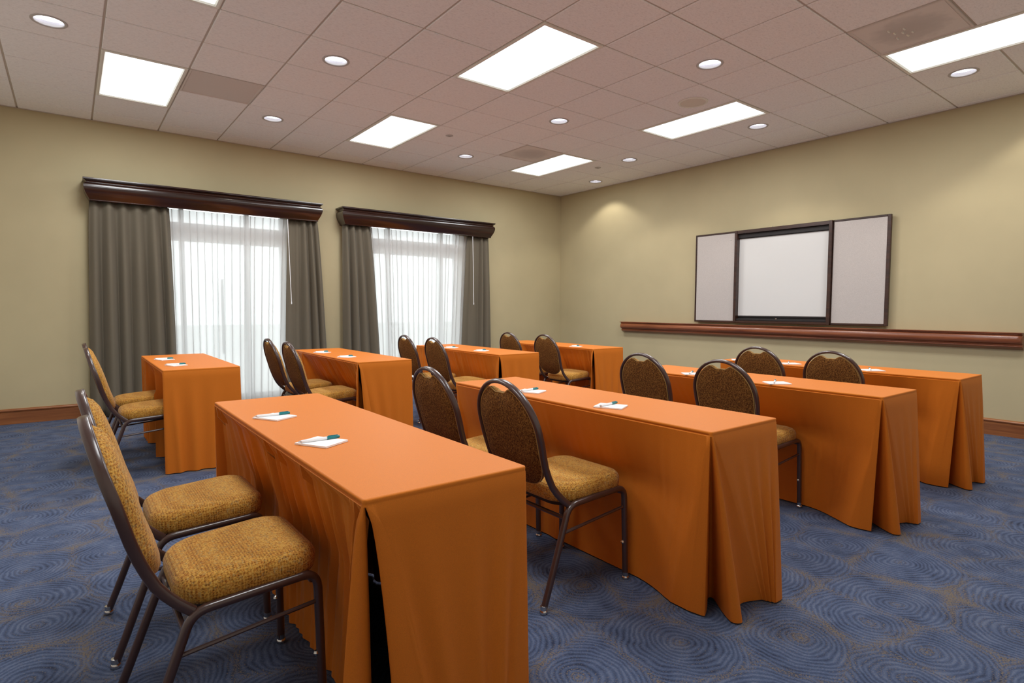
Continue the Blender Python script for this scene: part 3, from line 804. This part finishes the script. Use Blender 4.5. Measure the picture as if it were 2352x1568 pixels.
def tablecloth(key, label, seed):
    x0, x1, y0, y1, desc, style = TAB[key]
    rnd = random.Random(seed)
    cx, cys = CH[key]
    gather = {'F1': 0.032, 'B1': 0.018, 'B2': 0.022, 'B3': 0.011, 'B4': 0.016}.get(key, 0.0022)
    uni = {'F2': 0.095, 'F3': 0.11, 'F4': 0.11}.get(key, 0.0)
    fall = max(0.07, min(0.75, min(cys)-y0-0.245))
    q_ = max(0.0, cx+0.228-x0)      # how far the chairs push the skirt in
    def push(y, t):
        d = 0.0
        for yc in cys:
            a = abs(y-yc)
            d = max(d, q_*(1-(0.85 if fall > 0.4 else 1.0)*smooth01((a-0.225)/fall))*min(1.0, t*HT/0.30)**1.15, 0.95*q_*(1-max(0.0, min(1.0, (a-0.22)/fall)))*t**0.8)
        return d
    rc = 0.011
    cols = []; gap = []   # (T, B, n, s, kind)
    def corner(cxx, cyy, dx, dy, offs, sub):
        # dx,dy: signs pointing to the inside of the table; offs given for near-left order (side -> end)
        if None in offs:      # open slit: the two sides of the split
            k0 = offs.index(None)
            Ba = catmull([(0, a, b) for a, b in offs[:k0]], sub); Bb = catmull([(0, a, b) for a, b in offs[k0+1:]], sub)
            B = Ba+Bb; gap.append(len(cols)+len(Ba)-1)
        else: B = catmull([(0, a, b) for a, b in offs], sub)
        n = len(B)
        for i, (_, a, b) in enumerate(B):
            q = i/(n-1); an = q*math.pi/2
            tx = rc*(1-math.cos(an)); ty = rc*(1-math.sin(an))
            Tt = (cxx+dx*tx, cyy+dy*ty)
            nn = (-dx*math.cos(an), -dy*math.sin(an))
            cols.append((Tt, (cxx+dx*a, cyy+dy*b), nn, 0.0, 'p' if q < 0.30 else 'k'))
    def line(p, q, bp, bq, nn, n, kind):
        for i in range(1, n):
            t = i/n
            cols.append(((p[0]+(q[0]-p[0])*t, p[1]+(q[1]-p[1])*t), (bp[0]+(bq[0]-bp[0])*t, bp[1]+(bq[1]-bp[1])*t), nn, t, kind))
    off = PLEAT[style]
    if uni and style == 'roll':
        off = [(a+uni-0.095, b) for a, b in off]
    corner(x0, y0, 1, 1, off, 5)                                   # near, chair side
    bl = cols[-1][1]
    pl = PLEAT['plain']
    flr = -0.05 if style == 'roll' else -0.012
    nr = [(0.06, flr), (0.02, flr), (0.004, flr*0.9), (-0.006, flr*0.5), (-0.012, 0.05), (-0.012, 0.10)]
    Bn = (x1-0.06, y0+flr)
    line((x0+rc, y0), (x1-rc, y0), bl, Bn, (0, -1), 40, 'e')
    # near, far side (walk end -> side)
    n0 = len(cols); cc = catmull([(0, a, b) for a, b in nr], 4)
    for i, (_, a, b) in enumerate(cc):
        an = (i/(len(cc)-1))*math.pi/2
        cols.append(((x1-rc+rc*math.sin(an), y0+rc-rc*math.cos(an)), (x1-a, y0+b), (math.sin(an), -math.cos(an)), 0, 'c'))
    line((x1, y0+rc), (x1, y1-rc), cols[-1][1], (x1+0.012, y1-0.08), (1, 0), 60, 'f')
    for i in range(9):
        an = i/8*math.pi/2
        cols.append(((x1-rc+rc*math.cos(an), y1-rc+rc*math.sin(an)), (x1+0.012-0.03*i/8*0, y1+0.012) if i == 4 else (x1+0.012-(0.05*max(0, i-4)/4), y1+0.012-(0.05*max(0, 4-i)/4)), (math.cos(an), math.sin(an)), 0, 'c'))
    line((x1-rc, y1), (x0+rc, y1), cols[-1][1], (x0+0.05, y1+0.012), (0, 1), 30, 'g')
    ins = uni
    for i in range(9):
        an = i/8*math.pi/2
        e1 = (x0+0.05*(1-min(1, i/4))+ins*min(1, i/4), y1+0.012-0.05*max(0, i-4)/4)
        cols.append(((x0+rc-rc*math.sin(an), y1-rc+rc*math.cos(an)), e1, (-math.sin(an), math.cos(an)), 0, 'c'))
    line((x0, y1-rc), (x0, y0+rc), cols[-1][1], cols[0][1], (-1, 0), 230, 's')
    # fold functions
    L = abs(y1-y0)
    comps = [(w, rnd.uniform(0, 6.28), a, rnd.uniform(-0.07, 0.07)) for w, a in ((0.046, 0.55), (0.061, 0.8), (0.083, 0.9), (0.13, 0.8), (0.21, 0.6))]
    ec = [(rnd.uniform(0.10, 0.17), rnd.uniform(0, 6.28), rnd.uniform(0.5, 1.0), 0) for _ in range(3)]
    def fold(kind, s, t):
        if kind == 's':
            v = sum(a*math.sin(2*math.pi*(s*L+sl*t)/w+p) for w, p, a, sl in comps)/2.2
            v = v if v < 0 else v*1.3
            edge = smooth01(s*L/0.06)*smooth01((1-s)*L/0.05)
            return gather*v*(0.62+0.38*math.sin(7.0*s+seed)*math.sin(17.0*s+2*seed))*(0.45+0.55*min(1, t*2.2))*(1-0.75*smooth01((t-0.45)*2))*edge
        if kind in 'efg':
            LL = (x1-x0) if kind in 'eg' else L
            v = sum(a*math.sin(2*math.pi*(s*LL)/w+p+0.8*t) for w, p, a, _ in ec)/2
            return (0.019 if key in ('F1', 'B1') else 0.011)*v*smooth01(t*1.6)*smooth01(s*LL/0.05)*smooth01((1-s)*LL/0.05)
        return 0.0
    rows = [('in', 0.007, HT), ('in', 0.002, HT-0.0008), ('in', 0.0, HT-0.004), ('in', 0.0005, HT-0.010), ('sm', 0.004, HT-0.0125), ('sm', 0.004, HT-0.0145), ('in', -0.0008, HT-0.018)]
    nt = 16
    mcx, mcy = (x0+x1)/2, (y0+y1)/2
    rings = []
    for kd, i, z in rows:   # the sewn seam runs along the sides; the ends fold straight over
        rings.append([(Tt[0]-n[0]*(i if kd == 'in' or k in 'sf' else 0.0004)-mcx, Tt[1]-n[1]*(i if kd == 'in' or k in 'sf' else 0.0004)-mcy, z) for Tt, B, n, s, k in cols])
    zb = 0.007
    for q in range(1, nt+1):
        t = q/nt; z = (HT-0.018)+(zb-(HT-0.018))*t
        ring = []
        for Tt, B, n, s, k in cols:
            tt = t**0.92 if style == 'roll' and k != 's' else t**0.62 if style in ('slit', 'vee') and k in 'kp' else t
            x = Tt[0]+(B[0]-Tt[0])*tt; y = Tt[1]+(B[1]-Tt[1])*tt
            d = fold(k, s, t) + 0.001
            x += n[0]*d; y += n[1]*d
            if k == 's':
                pu = push(y, t)
                if x0+pu > x: x = x0+pu+0.85*gather-fold(k, s, t)
            if k == 'p': x = max(x, x0+push(y, t))
            ring.append((x-mcx, y-mcy, z))
        rings.append(ring)
    m = MB(); m.loft(rings, True)
    if gap:
        nc = len(cols); m.f = [f for f in m.f if not (set(i % nc for i in f) == {gap[0], gap[0]+1} and f[0]//nc >= len(rows)-1)]
    m.add(rings[0], [tuple(range(len(rings[0])))])
    o = m.build('tablecloth', CLOTH, None, True, 50); o.location = (mcx, mcy, 0)
    tag(o, label, 'tablecloth', 'orange tablecloths')
    return o

TOPM = mat('table_laminate', (0.35, 0.27, 0.2), 0.5)[0]
LEGM = mat('table_leg_steel', (0.015, 0.015, 0.015), 0.7, spec=0.2)[0]
def table(key):
    x0, x1, y0, y1, desc, _ = TAB[key]
    r = thing('folding_table', 'narrow folding table under the cloth of '+desc, 'table', ((x0+x1)/2, (y0+y1)/2, 0), 0, 'seminar tables')
    w, l = (x1-x0)/2-0.020, (y1-y0)/2-0.020
    m = MB(); m.bbox(-w, w, -l, l, HT-0.024, HT-0.004, 0.004); m.build('tabletop', TOPM, r, False)
    for s in (-1, 1):
        for px in (0.05, 0.15):
            m = MB(); m.tube([(px, s*(l-0.30), 0.0), (px, s*(l-0.30), HT-0.024)], 0.0125, n=8, sq=2); m.build('leg', LEGM, r)
        m = MB(); m.tube([(0.05, s*(l-0.30), 0.12), (0.15, s*(l-0.30), 0.12)], 0.009, n=8, sq=2); m.build('leg_brace', LEGM, r)

CLL = {
    'F1': 'orange cloth with gathered skirt and open corner slit on the nearest foreground table',
    'F2': 'orange cloth with rolled corner pleat on the second table of the right column',
    'F3': 'orange cloth with rolled corner pleat on the third table of the right column',
    'F4': 'orange cloth on the right column table nearest the whiteboard wall',
    'B1': 'orange cloth on the leftmost, shortest table before the left window',
    'B2': 'orange gathered cloth on the table standing before the gap between the windows',
    'B3': 'orange cloth with split corner on the table before the right window',
    'B4': 'orange cloth on the table in the far corner of the room',
}
for i, k in enumerate(TAB):
    table(k); tablecloth(k, CLL[k], 20+i)

SHORT = {'F1': 'the nearest foreground table', 'F2': 'the second right column table', 'F3': 'the third right column table', 'F4': 'the table nearest the whiteboard',
         'B1': 'the leftmost table', 'B2': 'the table between the windows', 'B3': 'the table before the right window', 'B4': 'the far corner table'}
proto = None
for k in TAB:
    x, ys = CH[k]
    for i, y in enumerate(ys):
        lab = 'gold oval-back chair, %s of the two at %s' % ('farther' if i == 0 else 'nearer', SHORT[k])
        rz = {('F4', 0): 0.0, ('B3', 0): -0.02, ('F1', 1): 0.01}.get((k, i), 0.0)
        if proto is None:
            proto = make_chair(lab); proto.location = (x, y, 0); proto.rotation_euler = (0, 0, rz)
        else:
            dup(proto, (x, y, 0), rz, lab)

# ------------------------------------------------------------------ notepads and pens
def make_pad(label):
    r = thing('notepad', label, 'notepad', (0, 0, 0), 0, 'notepads on the tables')
    m = MB(); m.box(-0.054, 0.054, -0.066, 0.066, 0.0, 0.0015); m.build('backing_card', PAPER, r, False)
    m = MB(); m.box(-0.0535, 0.0535, -0.0655, 0.0655, 0.0015, 0.0055); m.build('paper_block', PAPER, r, False)
    return r
def make_pen(label):
    r = thing('pen', label, 'pen', (0, 0, 0), 0, 'pens on the notepads')
    def lat(prof, name, m_):
        q = MB(); n = 10
        q.loft([[(x, rr*math.cos(2*math.pi*i/n), rr*math.sin(2*math.pi*i/n)) for i in range(n)] for x, rr in prof], True, True); return q.build(name, m_, r)
    lat([(-0.060, 0.0046), (-0.058, 0.0050), (0.026, 0.0052)], 'barrel', PENW)
    lat([(-0.070, 0.0010), (-0.066, 0.0022), (-0.060, 0.0038)], 'tip', TRIMM)
    lat([(0.026, 0.0058), (0.066, 0.0058), (0.070, 0.0045)], 'cap', TEAL)
    q = MB(); q.bbox(0.030, 0.064, -0.0014, 0.0014, 0.0058, 0.0075, 0.0005); q.build('pocket_clip', TEAL, r, False)
    return r
PADS = [('F1', 0, -6.405, -5.315, 29, 1), ('F1', 1, -6.405, -5.865, 29, 1), ('F2', 0, -5.095, -5.375, 26, 8), ('F2', 1, -5.100, -5.955, 26, 8),
        ('F3', 0, -3.665, -5.390, 52, 25), ('F3', 1, -3.665, -5.985, 52, 25), ('F4', 0, -2.375, -5.420, 52, 25), ('F4', 1, -2.380, -6.030, 52, 25), ('F4', 2, -2.395, -4.985, 40, 20),
        ('B1', 0, -6.430, -2.090, 20, 0), ('B1', 1, -6.420, -2.690, 20, 0), ('B2', 0, -5.080, -2.090, 28, 5), ('B2', 1, -5.080, -2.725, 28, 5),
        ('B3', 0, -3.670, -2.230, 30, 5), ('B3', 1, -3.650, -2.800, 30, 5), ('B4', 1, -2.350, -2.870, 30, 5)]
padp = penp = None
WH = ['before the farther chair', 'before the nearer chair', 'beyond the chairs']
for k, i, x, y, rz, pr in PADS:
    lp = 'small white notepad lying %s on %s' % (WH[i], SHORT[k]); ln = 'white teal-capped pen %s on %s' % (WH[i], SHORT[k])
    z = HT+0.0008
    if padp is None:
        padp = make_pad(lp); padp.location = (x, y, z); padp.rotation_euler = (0, 0, R(rz))
        penp = make_pen(ln); penp.location = (x-0.006, y+0.015, z+0.0055+0.0056); penp.rotation_euler = (0, 0, R(pr))
    else:
        dup(padp, (x, y, z), R(rz), lp); dup(penp, (x-0.004, y+0.012, z+0.0055+0.0056), R(pr), ln)
